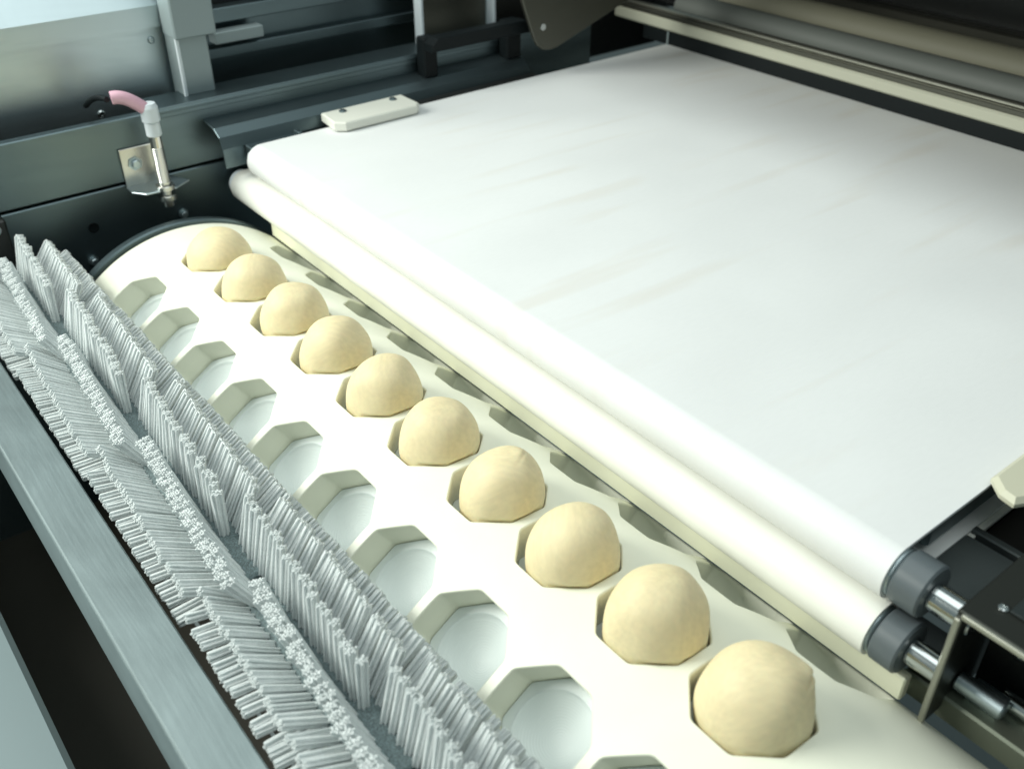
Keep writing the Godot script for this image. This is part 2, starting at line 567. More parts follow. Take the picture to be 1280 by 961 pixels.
func build_dough() -> void:
	var f := FastNoiseLite.new()
	f.seed = 17
	f.frequency = 1.0
	f.noise_type = FastNoiseLite.TYPE_SIMPLEX_SMOOTH
	f.fractal_type = FastNoiseLite.FRACTAL_NONE
	var labels := [
		"nearest and largest-looking dough dome, with a pinched fold high on its right side",
		"smooth rounded dough dome, next to the nearest one with the pinched fold",
		"dough dome with a faintly creased top, third from the drum's near end",
		"dough dome with a pointed top, fourth from the near end of the drum",
		"dough dome just beyond the one with the pointed top, fifth from the near end",
		"dough dome in the sixth pocket from the near end, fifth from the dark side wall",
		"dough dome in the fourth pocket from the dark side wall",
		"dough dome in the third pocket from the dark side wall",
		"dough dome in the second pocket from the dark side wall, behind the farthest one",
		"farthest and smallest-looking dough dome, beside the dark side wall"]
	var up := drum_dir(deg_to_rad(T0))
	for k in 10:
		var o := mesh_at(numbered("dough_piece"), dough_mesh(k, f), M.dough, self)
		o.transform = Transform3D(Basis(Vector3.RIGHT, up, Vector3.RIGHT.cross(up)), Vector3(X10 - PITCH * k, DC.y, DC.z) + up * DR)
		o.set_meta("label", labels[k])
		o.set_meta("category", "dough")
		o.set_meta("group", "dough pieces in the drum pockets")

# ---------------------------------------------------------------- belts
func belt_loop(x0: float, x1: float, nose: Vector2, r: float, back: float, thick: float) -> MB: # nose = (y, z) of the front roller's centre
	var mb := MB.new()
	var path := []  # [point (y,z), normal, length]
	var l := 0.0
	var steps := 26
	path.append([Vector2(nose.x + r, back), Vector2(1, 0)])
	for k in steps + 1:
		var t := PI * k / steps
		var n := Vector2(cos(t), sin(t))
		path.append([nose + n * r, n])
	path.append([Vector2(nose.x - r, back), Vector2(-1, 0)])
	var p3 := func(x, q, inn): return Vector3(x, q[0].x - q[1].x * inn, q[0].y - q[1].y * inn)
	for i in path.size() - 1:
		var a = path[i]; var b = path[i + 1]
		var l1: float = l + (a[0] as Vector2).distance_to(b[0])
		var na := Vector3(0, a[1].x, a[1].y)
		var nb := Vector3(0, b[1].x, b[1].y)
		for inn in [0.0, thick]:
			var sg := 1.0 if inn == 0.0 else -1.0
			var u0 := Vector2(0, l / 2.4); var u1 := Vector2((x1 - x0) / 0.8, l / 2.4)
			var u2 := Vector2((x1 - x0) / 0.8, l1 / 2.4); var u3 := Vector2(0, l1 / 2.4)
			mb.tri3(p3.call(x0, a, inn), p3.call(x1, a, inn), p3.call(x1, b, inn), na * sg, na * sg, nb * sg, u0, u1, u2)
			mb.tri3(p3.call(x0, a, inn), p3.call(x1, b, inn), p3.call(x0, b, inn), na * sg, nb * sg, nb * sg, u0, u2, u3)
		for x in [x0, x1]:
			mb.quad(p3.call(x, a, 0.0), p3.call(x, b, 0.0), p3.call(x, b, thick), p3.call(x, a, thick), Vector3(-1 if x == x0 else 1, 0, 0))
		l = l1
	return mb

func build_belts() -> void:
	var up := Vector2(1.099, -0.420)
	var lo := Vector2(1.062, -0.4095)
	var t := thing("upper_conveyor", "wide white upper conveyor belt with faint brown streaks, running back under the crossbar", "conveyor belt", Vector3(-0.56, 1.069, -0.8))
	part("belt", belt_loop(-0.968, -0.176, up, 0.018, -1.32, 0.0022), M.belt_fabric, t)
	var mb := MB.new()
	mb.rod(Vector3(-0.970, up.x, up.y), Vector3(-0.1735, up.x, up.y), 0.0155, 32)
	part("nose_roller", mb, M.steel, t)
	mb = MB.new()
	mb.lathe(Vector3(-0.1730, up.x, up.y), Vector3.RIGHT, [[0, 0], [0, 0.0158], [0.0012, 0.0170], [0.0172, 0.0170], [0.0185, 0.0158], [0.0185, 0.0]], 40)
	part("end_cap", mb, M.cap_grey, t)
	mb = MB.new()
	mb.rod(Vector3(-0.1546, up.x - 0.002, up.y), Vector3(-0.1290, up.x - 0.002, up.y), 0.0085, 24)
	part("shaft", mb, M.chrome, t)
	mb = MB.new()
	mb.rod(Vector3(-0.973, up.x, up.y), Vector3(-0.979, up.x, up.y), 0.013, 24)
	mb.rod(Vector3(-0.979, up.x, up.y), Vector3(-0.986, up.x, up.y), 0.006, 16)
	part("end_cap", mb, M.plug_white, t)
	mb = MB.new()
	mb.box(Vector3(-0.572, 1.0975, -0.88), Vector3(0.780, 0.020, 0.84), 0.002)
	part("slider_bed", mb, M.dark_steel, t)
	t = thing("lower_conveyor", "white lower conveyor belt tucked under the wide upper one, just above the drum", "conveyor belt", Vector3(-0.57, 1.032, -0.7))
	part("belt", belt_loop(-1.000, -0.1725, lo, 0.018, -1.2, 0.0022), M.lower_belt_fabric, t)
	mb = MB.new()
	mb.rod(Vector3(-1.001, lo.x, lo.y), Vector3(-0.1705, lo.x, lo.y), 0.0155, 32)
	part("nose_roller", mb, M.steel, t)
	mb = MB.new()
	mb.lathe(Vector3(-0.1695, lo.x, lo.y), Vector3.RIGHT, [[0, 0], [0, 0.0160], [0.0012, 0.0172], [0.0155, 0.0172], [0.0168, 0.0160], [0.0168, 0.0]], 40)
	part("end_cap", mb, M.cap_grey, t)
	mb = MB.new()
	mb.rod(Vector3(-0.1527, lo.x, lo.y), Vector3(-0.1310, lo.x, lo.y), 0.0080, 24)
	part("shaft", mb, M.chrome, t)
	mb = MB.new()
	mb.rod(Vector3(-1.003, lo.x, lo.y), Vector3(-1.012, lo.x, lo.y), 0.015, 24)
	mb.rod(Vector3(-1.012, lo.x, lo.y), Vector3(-1.020, lo.x, lo.y), 0.007, 16)
	part("end_cap", mb, M.plug_white, t)

func build_drum_guide() -> void:
	var t := thing("drum_guide", "yellowish plastic guide strip in the shade between drum and lower belt", "guide strip", Vector3(-0.56, 1.0, -0.43))
	var mb := MB.new()
	mb.box(Vector3(-0.543, 1.0335, -0.4092), Vector3(0.790, 0.0186, 0.0075), 0.0010)
	part("strip", mb, M.olive_plastic, t)

# ---------------------------------------------------------------- brush
const BC := Vector3(0, 1.0234, -0.1512)
const BR := 0.050

func tuft_mesh(k: int) -> ArrayMesh: # along +y from its root; a bundle of stiff floury fibres
	var r := RandomNumberGenerator.new()
	r.seed = 900 + k
	var mb := MB.new()
	var gap := 0.00128
	for a in range(-4, 5):
		for b in range(-4, 5):
			var p := Vector2(a + 0.5 * (b & 1), b * 0.87) * gap
			if p.length() > 0.0023:
				continue
			p += Vector2(r.randf_range(-1, 1), r.randf_range(-1, 1)) * 0.00016
			var spread := 1.10 + r.randf_range(-0.03, 0.05)
			var top := p * spread + Vector2(r.randf_range(-1, 1), r.randf_range(-1, 1)) * 0.00022
			var h := 0.0322 + r.randf_range(-0.0006, 0.0003) - p.length() * 0.10
			var f := 0.00088
			var last := []
			for lv in [[0.0, 0.8], [0.55, 0.95], [0.965, 1.0], [1.0, 0.62]]:
				var c := p.lerp(top, lv[0] * lv[0])
				var ring := []
				for q in 5:
					var t := TAU * q / 5.0 + a
					ring.append(Vector3(c.x + cos(t) * f * lv[1], h * lv[0], c.y + sin(t) * f * lv[1]))
				if last:
					for q in 5:
						var q1 := (q + 1) % 5
						var n0 := Vector3(cos(TAU * q / 5.0 + a), 0.1, sin(TAU * q / 5.0 + a))
						var n1 := Vector3(cos(TAU * q1 / 5.0 + a), 0.1, sin(TAU * q1 / 5.0 + a))
						mb.quad4(last[q], last[q1], ring[q1], ring[q], n0.normalized(), n1.normalized(), n1.normalized(), n0.normalized())
				last = ring
			for q in 3:
				mb.tri(last[0], last[q + 1], last[q + 2 if q < 3 else 4], Vector3.UP)
	return mb.done()

func build_brush() -> void:
	var b := thing("bristle_brush", "long roller brush of stiff white bristle tufts, between steel bar and drum", "brush", Vector3(-0.55, BC.y, BC.z))
	var mb := MB.new()
	var core := 0.0215
	# the core is a row of plain sleeves with a dark slot between each two
	var x := -0.985
	mb.rod(Vector3(-1.02, BC.y, BC.z), Vector3(-0.05, BC.y, BC.z), 0.012, 20)
	part("brush_shaft", mb, M.dark_steel, b)
	while x < -0.10:
		mb = MB.new()
		mb.rod(Vector3(x, BC.y, BC.z), Vector3(x + 0.1745, BC.y, BC.z), core, 40, 0.0015)
		part("brush_core", mb, M.brush_core, b)
		x += 0.178
	# rows: [angle from straight up towards +z, a gap's place along x]
	var rows := [[84.0, -0.640, 21], [55.0, -0.636, 25], [24.5, -0.605, 25], [20.0, -0.603, 25], [-9.0, -0.495, 21], [-35.0, -0.492, 21], [-60.0, -0.488, 21], [-80.0, -0.485, 21]]
	var spots := []
	rng.seed = 77
	for row in rows:
		for seg in range(-4, 5):
			var x0: float = row[1] + 0.178 * seg + 0.005
			for k in row[2]:
				var u: float = k / (row[2] - 1.0)
				var px := x0 + 0.003 + u * 0.162 + rng.randf_range(-0.0006, 0.0006)
				if px < -0.985 or px > -0.09:
					continue
				var ang := deg_to_rad(row[0] + lerpf(-7.0, 7.0, u) + rng.randf_range(-1.6, 1.6))
				var dir := Vector3(rng.randf_range(-0.045, 0.045), cos(ang), sin(ang)).normalized()
				var from := Vector3(px, BC.y, BC.z) + Vector3(0, cos(ang), sin(ang)) * (core - 0.002)
				var side := dir.cross(Vector3.RIGHT).normalized()
				var basis := Basis(dir.cross(side).normalized(), dir, side)
				var grow := rng.randf_range(0.985, 1.02) * (1.0 if row[0] > 30.0 else 1.06 if row[0] > 0.0 else 1.22)
				var fat := rng.randf_range(0.92, 1.10) * (1.0 if row[0] > 0.0 else 1.10)
				spots.append(Transform3D(basis * Basis.from_scale(Vector3(fat, grow, fat * 1.12)), from - origin))
	var cam := Vector3(0, 1.5, 0) - origin
	var score := func(t: Transform3D): return t.origin.distance_to(cam) + (0.25 if t.origin.x + origin.x > -0.22 else 0.0) + (0.15 if t.basis.y.dot(cam - t.origin) < -0.1 else 0.0)
	spots.sort_custom(func(p, q): return score.call(p) < score.call(q))
	var tufts := []
	for k in 8:
		tufts.append(tuft_mesh(k))
	for i in mini(300, spots.size()):
		var o := mesh_at("bristle_tuft", tufts[i % 8], M.bristle, b)
		o.transform = spots[i]
	var mm := MultiMesh.new()
	mm.transform_format = MultiMesh.TRANSFORM_3D
	mm.mesh = tufts[3]
	mm.instance_count = maxi(0, spots.size() - 300)
	for i in mm.instance_count:
		mm.set_instance_transform(i, spots[300 + i])
	var mi := MultiMeshInstance3D.new()
	mi.name = "far_bristles"
	mi.multimesh = mm
	mi.material_override = M.bristle
	mi.set_meta("kind", "stuff")
	b.add_child(mi, true)

# ---------------------------------------------------------------- fasteners
func bolt_head(at: Vector3, dir: Vector3, r: float, h: float) -> MB:
	var mb := MB.new()
	mb.lathe(at, dir, [[0.0, 0.0], [0.0, r * 1.5], [h * 0.2, r * 1.5], [h * 0.2, r], [h * 0.85, r], [h, r * 0.8], [h, 0.0]], 6)
	return mb

func domed_screw(at: Vector3, dir: Vector3, r: float) -> MB:
	var mb := MB.new()
	mb.lathe(at, dir, [[0.0, r], [r * 0.25, r * 0.95], [r * 0.45, r * 0.7], [r * 0.5, r * 0.4], [r * 0.2, r * 0.35], [r * 0.2, 0.0]], 18)
	return mb

# ---------------------------------------------------------------- steel bar and front plate
func build_front() -> void:
	var yaw := Basis()
	var t := thing("steel_bar", "flat dull steel bar running alongside the bristle brush", "metal bar", Vector3(-0.53, 0.985, -0.088))
	var mb := MB.new()
	mb.box(Vector3(-0.53, 1.0275, -0.0785), Vector3(1.04, 0.005, 0.0345), 0.0012, yaw)
	part("top_flange", mb, M.bar_steel, t)
	mb = MB.new()
	mb.box(Vector3(-0.53, 0.9948, -0.0633), Vector3(1.04, 0.060, 0.004), 0.001, yaw)
	part("down_flange", mb, M.bar_steel, t)
	t = thing("front_cover", "pale blue-grey cover plate with a rounded edge, in the lower left corner", "panel", Vector3(-0.6, 0.84, 0.06))
	mb = MB.new()
	mb.box(Vector3(-0.55, 0.870, 0.082), Vector3(1.1, 0.020, 0.200), 0.006)
	part("cover_plate", mb, M.cover_paint, t)
	mb = MB.new()
	mb.box(Vector3(-0.55, 0.80, -0.010), Vector3(1.1, 0.118, 0.004), 0.001)
	part("turned_edge", mb, M.dark_steel, t)
	t = thing("catch_tray", "dark brown-black catch tray in the gap below the steel bar", "tray", Vector3(-0.55, 0.70, -0.2))
	mb = MB.new()
	mb.box(Vector3(-0.55, 0.70, -0.10), Vector3(1.1, 0.006, 0.16), 0.001)
	part("tray_floor", mb, M.tray, t)
	mb = MB.new()
	mb.box(Vector3(-0.55, 0.76, -0.185), Vector3(1.1, 0.11, 0.004), 0.001)
	part("tray_side", mb, M.tray, t)

# ---------------------------------------------------------------- far side wall
func build_wall() -> void:
	var t := thing("side_wall", "dark steel machine side wall with a long slot, behind the far end of the drum", "machine wall", Vector3(-1.03, 0.6, -0.4))
	var mb := MB.new()
	# plate facing +x, split at the slot line so that the slot is a real gap
	mb.box(Vector3(-1.036, 1.1065, -0.43), Vector3(0.012, 0.067, 1.10), 0.0012)
	part("upper_plate", mb, M.dark_steel, t)
	mb = MB.new()
	mb.box(Vector3(-1.036, 0.80, -0.43), Vector3(0.012, 0.540, 1.10), 0.0012)
	part("lower_plate", mb, M.dark_steel, t)
	mb = MB.new()
	mb.box(Vector3(-1.046, 0.83, -0.43), Vector3(0.006, 0.6, 1.1), 0.0008)
	part("backing", mb, M.void, t)
	mb = MB.new()
	mb.box(Vector3(-1.052, 1.139, -0.62), Vector3(0.052, 0.004, 0.52), 0.001)
	mb.box(Vector3(-1.0285, 1.1375, -0.62), Vector3(0.003, 0.011, 0.52), 0.001)
	part("top_lip", mb, M.dark_steel, t)
	for s in [[1.022, -0.366], [0.997, -0.259]]:
		part("bolt", bolt_head(Vector3(-1.0298, s[0], s[1]), Vector3.RIGHT, 0.0040, 0.007), M.steel, t)
	mb = MB.new()
	mb.lathe(Vector3(-1.0298, 1.033, -0.268), Vector3.RIGHT, [[0, 0.0055], [0.0012, 0.0055], [0.0012, 0.004], [0.0004, 0.0038], [0.0004, 0]], 20)
	part("hole_bush", mb, M.black_plastic, t)
	# bearing block and grub screw at the very left
	mb = MB.new()
	mb.box(Vector3(-1.018, 1.050, -0.168), Vector3(0.024, 0.05, 0.030), 0.002)
	part("bearing_block", mb, M.black_metal, t)
	part("grub_screw", domed_screw(Vector3(-1.0062, 1.066, -0.172), Vector3.RIGHT, 0.005), M.steel, t)

	t = thing("hood_panel", "brushed steel hood panel catching light, in the upper left corner", "panel", Vector3(-1.1, 1.1, -0.3))
	mb = MB.new()
	mb.box(Vector3(-1.100, 1.140, -0.16), Vector3(0.006, 0.148, 0.53), 0.001)
	part("lower_sheet", mb, M.steel, t)
	mb = MB.new()
	var prof := [Vector2(0.0, 0.0), Vector2(0.0, 0.022), Vector2(-0.10, 0.15), Vector2(-0.105, 0.147), Vector2(-0.006, 0.0195), Vector2(-0.006, 0.0)]
	mb.prism(prof, Vector3(-1.0895, 1.2085, -0.415), Vector3.RIGHT, Vector3.UP, 0.515, 0.0006)
	var hood := part("hood_sheet", mb, M.steel, t)
	part("rivet", domed_screw(Vector3(-1.0968, 1.194, -0.392), Vector3.RIGHT, 0.004), M.steel, hood)
	part("screw", domed_screw(Vector3(-1.0968, 1.127, -0.322), Vector3.RIGHT, 0.0045), M.chrome, t)

	t = thing("corner_post", "grey angle-section post standing on the side wall, right of the hood panel", "post", Vector3(-1.07, 1.13, -0.42))
	mb = MB.new()
	mb.box(Vector3(-1.072, 1.165, -0.4215), Vector3(0.030, 0.080, 0.036), 0.0015)
	part("lower_post", mb, M.grey_paint, t)
	mb = MB.new()
	mb.box(Vector3(-1.068, 1.30, -0.4255), Vector3(0.034, 0.198, 0.047), 0.0015)
	part("upper_post", mb, M.grey_paint, t)
	mb = MB.new()
	mb.box(Vector3(-1.0555, 1.165, -0.4045), Vector3(0.003, 0.076, 0.004), 0.0008)
	part("edge_strip", mb, M.plug_white, t)

	t = thing("inner_panel", "dark reflective inner panel with ledges, behind the guide rail and left of the handle", "panel", Vector3(-1.12, 1.09, -0.6))
	mb = MB.new()
	mb.box(Vector3(-1.125, 1.135, -0.60), Vector3(0.006, 0.125, 0.32), 0.001)
	part("sheet", mb, M.dark_steel, t)
	mb = MB.new()
	mb.box(Vector3(-1.118, 1.1635, -0.60), Vector3(0.018, 0.012, 0.31), 0.001)
	part("ledge", mb, M.dark_steel, t)
	mb = MB.new()
	mb.box(Vector3(-1.115, 1.205, -0.60), Vector3(0.020, 0.016, 0.31), 0.001)
	part("ledge", mb, M.dark_steel, t)
	mb = MB.new()
	mb.box(Vector3(-1.128, 1.26, -0.60), Vector3(0.006, 0.12, 0.32), 0.001)
	part("upper_sheet", mb, M.black_metal, t)
	mb = MB.new()
	mb.box(Vector3(-1.101, 1.184, -0.492), Vector3(0.018, 0.013, 0.060), 0.001)
	part("hinge_bar", mb, M.grey_paint, t)
	mb = MB.new()
	mb.rod(Vector3(-1.1215, 1.104, -0.725), Vector3(-1.105, 1.104, -0.745), 0.004, 14)
	part("latch_pin", mb, M.chrome, t)
	for s in [[1.113, -0.654], [1.088, -0.639]]:
		part("screw", domed_screw(Vector3(-1.1218, s[0], s[1]), Vector3.RIGHT, 0.0028), M.chrome, t)

	t = thing("access_panel", "brown-grey access panel with pale upright edges, behind the black handle", "panel", Vector3(-1.07, 1.09, -0.78))
	mb = MB.new()
	mb.box(Vector3(-1.076, 1.165, -0.775), Vector3(0.005, 0.150, 0.110), 0.001)
	part("sheet", mb, M.warm_steel, t)
	for z in [-0.7195, -0.8330]:
		mb = MB.new()
		mb.box(Vector3(-1.066, 1.170, z), Vector3(0.016, 0.140, 0.0045), 0.0015)
		part("edge_strip", mb, M.plug_white, t)
	mb = MB.new()
	mb.box(Vector3(-1.10, 1.16, -1.02), Vector3(0.006, 0.20, 0.32), 0.001)
	part("rear_sheet", mb, M.black_metal, t)
	mb = MB.new()
	mb.rod(Vector3(-1.06, 1.140, -0.855), Vector3(-1.03, 1.118, -0.900), 0.007, 14)
	part("tie_rod", mb, M.plug_white, t)

	# sensor on its bracket
	t = thing("sensor_bracket", "small bent shiny metal bracket bolted to the dark side wall", "bracket", Vector3(-1.03, 1.05, -0.335))
	mb = MB.new()
	mb.box(Vector3(-1.0282, 1.088, -0.335), Vector3(0.0024, 0.042, 0.048), 0.0008)
	var back := part("back_plate", mb, M.sensor_brass, t)
	mb = MB.new()
	mb.prism([Vector2(-0.0270, 0.310), Vector2(-0.0270, 0.363), Vector2(-0.006, 0.372), Vector2(0.006, 0.352), Vector2(0.004, 0.320), Vector2(-0.010, 0.310)], Vector3(-1.0, 1.0665, 0), Vector3.RIGHT, Vector3.FORWARD, 0.0022, 0.0006)
	part("shelf", mb, M.steel, t)
	part("bolt", bolt_head(Vector3(-1.0268, 1.092, -0.325), Vector3.RIGHT, 0.0052, 0.006), M.steel, back)
	t = thing("sensor", "small upright metal sensor with a white plug, held by the bent bracket", "sensor", Vector3(-1.0, 1.047, -0.343))
	var c := Vector3(-1.0, 0, -0.343)
	mb = MB.new()
	mb.rod(c + Vector3.UP * 1.048, c + Vector3.UP * 1.128, 0.0062, 24)
	for k in 16:
		mb.lathe(c + Vector3.UP * (1.076 + k * 0.0024), Vector3.UP, [[0, 0.0060], [0.0008, 0.0068], [0.0016, 0.0060]], 24)
	var barrel := part("barrel", mb, M.sensor_brass, t)
	for y in [1.0700, 1.0590]:
		mb = MB.new()
		mb.lathe(c + Vector3.UP * y, Vector3.UP, [[-0.0035, 0.0], [-0.0035, 0.0095], [-0.0028, 0.0104], [0.0018, 0.0104], [0.0025, 0.0095], [0.0025, 0.0]], 6)
		part("nut", mb, M.sensor_brass, barrel)
	mb = MB.new()
	mb.lathe(c + Vector3.UP * 1.126, Vector3.UP, [[0, 0.0], [0, 0.0070], [0.001, 0.0078], [0.014, 0.0078], [0.016, 0.0070], [0.016, 0.0092], [0.030, 0.0090], [0.034, 0.0070], [0.035, 0.0]], 24)
	part("plug", mb, M.plug_white, t)
	t = thing("sensor_cable", "pink and white cable boot leading left from the sensor plug", "cable", c + Vector3.UP * 1.15)
	mb = MB.new()
	var path := []
	for k in 13:
		var u := k / 12.0
		path.append(c + Vector3(-0.006 * u, 1.1545 + 0.016 * sin(u * PI * 0.55), 0.003 + 0.030 * u))
	mb.tube(path, 0.0066, 14)
	part("boot", mb, M.tube_pink, t)
	mb = MB.new()
	var q := []
	for k in 9:
		var u := k / 8.0
		q.append(path[12] + Vector3(-0.004 - 0.052 * u, -0.002 - 0.018 * u * u, 0.003 + 0.008 * u))
	mb.tube(q, 0.0030, 10)
	part("cable", mb, M.black_plastic, t)

# ---------------------------------------------------------------- rail, guide block, handle
func build_left_guides() -> void:
	var t := thing("guide_rail", "long bent dark steel guide rail along the far left edge of the upper belt", "rail", Vector3(-1.0, 1.08, -0.6))
	var mb := MB.new()
	mb.prism([Vector2(-1.027, 1.1235), Vector2(-0.992, 1.1190), Vector2(-0.980, 1.1120), Vector2(-0.9755, 1.100), Vector2(-0.9745, 1.079), Vector2(-0.9765, 1.079), Vector2(-0.9778, 1.099), Vector2(-0.9815, 1.1100), Vector2(-0.9925, 1.1167), Vector2(-1.027, 1.1212)], Vector3(0, 0, -0.835), Vector3.RIGHT, Vector3.UP, 0.428, 0.0005)
	part("bent_plate", mb, M.dark_steel, t)
	mb = MB.new()
	mb.box(Vector3(-0.964, 1.099, -0.735), Vector3(0.018, 0.010, 0.20), 0.001)
	part("inner_strip", mb, M.black_metal, t)
	mb = MB.new()
	mb.box(Vector3(-0.9665, 1.094, -0.462), Vector3(0.014, 0.014, 0.060), 0.001)
	mb.box(Vector3(-0.9640, 1.103, -0.492), Vector3(0.012, 0.006, 0.005), 0.0008)
	part("bearing_strip", mb, M.dark_steel, t)
	t = thing("guide_block", "cream plastic guide block with two screw holes, at the far left edge of the belt", "guide block", Vector3(-0.953, 1.106, -0.58))
	mb = MB.new()
	mb.prism([Vector2(-0.9725, 0.527), Vector2(-0.9725, 0.634), Vector2(-0.934, 0.634), Vector2(-0.928, 0.627), Vector2(-0.928, 0.533), Vector2(-0.936, 0.523)], Vector3(0, 1.1056, 0), Vector3.RIGHT, Vector3.FORWARD, 0.0105, 0.0014)
	var block := part("block", mb, M.white_block, t)
	for z in [-0.549, -0.616]:
		part("screw", domed_screw(Vector3(-0.962, 1.1161, z), Vector3.UP, 0.0045), M.dark_steel, block)
	t = thing("grab_handle", "black angular grab handle standing on the far guide rail", "handle", Vector3(-1.0, 1.12, -0.76))
	mb = MB.new()
	mb.box(Vector3(-1.003, 1.1430, -0.694), Vector3(0.018, 0.048, 0.020), 0.002)
	part("leg", mb, M.black_plastic, t)
	mb = MB.new()
	mb.box(Vector3(-1.003, 1.1430, -0.823), Vector3(0.018, 0.048, 0.024), 0.002)
	part("leg", mb, M.black_plastic, t)
	mb = MB.new()
	mb.prism([Vector2(0.684, 1.163), Vector2(0.692, 1.170), Vector2(0.828, 1.170), Vector2(0.838, 1.160), Vector2(0.838, 1.154), Vector2(0.684, 1.154)], Vector3(-0.994, 0, 0), Vector3.FORWARD, Vector3.UP, 0.0185, 0.0014)
	part("grip", mb, M.black_plastic, t)
	t = thing("pivot_plate", "brownish bolted pivot plate with rounded lower corner, left end of the crossbar", "bracket", Vector3(-0.96, 1.14, -0.87))
	mb = MB.new()
	mb.prism([Vector2(0.795, 1.30), Vector2(0.803, 1.199), Vector2(0.822, 1.152), Vector2(0.828, 1.143), Vector2(0.837, 1.137), Vector2(0.848, 1.135), Vector2(0.860, 1.1365), Vector2(0.872, 1.140), Vector2(0.957, 1.168), Vector2(1.02, 1.19), Vector2(1.02, 1.30)], Vector3(-0.958, 0, 0), Vector3.FORWARD, Vector3.UP, 0.006, 0.0010)
	var plate := part("plate", mb, M.warm_steel, t)
	part("bolt", bolt_head(Vector3(-0.9578, 1.165, -0.836), Vector3.RIGHT, 0.0052, 0.006), M.chrome, plate)
	part("pin", domed_screw(Vector3(-0.9578, 1.170, -0.856), Vector3.RIGHT, 0.009), M.warm_steel, plate)

# ---------------------------------------------------------------- crossbar
func build_crossbar() -> void:
	var t := thing("crossbar_guard", "long crossbar over the belt with a cream front strip, black underneath, at the upper right", "crossbar", Vector3(-0.5, 1.105, -1.08))
	var x0 := -1.075
	var x1 := 0.35
	var cx := (x0 + x1) / 2.0
	var lx := x1 - x0
	var mb := MB.new()
	mb.box(Vector3(cx + 0.03, 1.1145, -1.075), Vector3(lx - 0.06, 0.0185, 0.050), 0.001)
	part("scraper_bar", mb, M.black_plastic, t)
	mb = MB.new()
	mb.box(Vector3(cx, 1.1315, -1.0530), Vector3(lx, 0.0150, 0.010), 0.0022)
	part("cream_strip", mb, M.cream, t)
	mb = MB.new()
	mb.box(Vector3(cx, 1.1425, -1.064), Vector3(lx, 0.0060, 0.030), 0.0010)
	part("cap_strip", mb, M.warm_steel, t)
	mb = MB.new()
	mb.box(Vector3(cx, 1.1475, -1.0590), Vector3(lx, 0.0035, 0.008), 0.0010)
	part("top_bead", mb, M.edge_steel, t)
	for x in [-0.965]:
		mb = MB.new()
		mb.box(Vector3(x, 1.1145, -1.0488), Vector3(0.0028, 0.018, 0.0020), 0.0004)
		part("joint_strip", mb, M.grey_paint, t)
	t = thing("press_roller", "grey-green roller lying behind the cream crossbar strip", "roller", Vector3(-0.4, 1.13, -1.13))
	mb = MB.new()
	mb.rod(Vector3(x0 + 0.06, 1.138, -1.126), Vector3(x1, 1.138, -1.126), 0.0185, 48, 0.002)
	part("roller_sleeve", mb, M.roller_grey, t)
	mb = MB.new()
	mb.rod(Vector3(x0 - 0.02, 1.138, -1.126), Vector3(x1 + 0.03, 1.138, -1.126), 0.008, 24)
	part("shaft", mb, M.chrome, t)
	t = thing("cream_roller", "cream coated roller with a brown band, behind the grey-green roller", "roller", Vector3(-0.4, 1.16, -1.19))
	mb = MB.new()
	mb.rod(Vector3(x0 + 0.09, 1.1495, -1.176), Vector3(x1, 1.1495, -1.176), 0.022, 48, 0.002)
	part("roller_sleeve", mb, M.cream_dull, t)
	mb = MB.new()
	mb.rod(Vector3(x0 - 0.02, 1.1495, -1.176), Vector3(x1 + 0.03, 1.1495, -1.176), 0.008, 24)
	part("shaft", mb, M.chrome, t)
	t = thing("rear_housing", "black machine housing in the upper right corner, behind the rollers", "housing", Vector3(-0.3, 1.1, -1.35))
	mb = MB.new()
	mb.box(Vector3(cx, 1.1545, -1.262), Vector3(lx, 0.020, 0.022), 0.003)
	part("brown_ledge", mb, M.warm_steel, t)
	mb = MB.new()
	mb.box(Vector3(cx, 1.38, -1.2845), Vector3(lx, 0.44, 0.02), 0.002)
	part("front_sheet", mb, M.black_metal, t)
	mb = MB.new()
	mb.box(Vector3(cx, 1.05, -1.2845), Vector3(lx, 0.20, 0.02), 0.002)
	part("lower_sheet", mb, M.void, t)
	mb = MB.new()
	mb.box(Vector3(cx, 1.32, -1.065), Vector3(lx, 0.02, 0.40), 0.003)
	part("canopy", mb, M.black_metal, t)

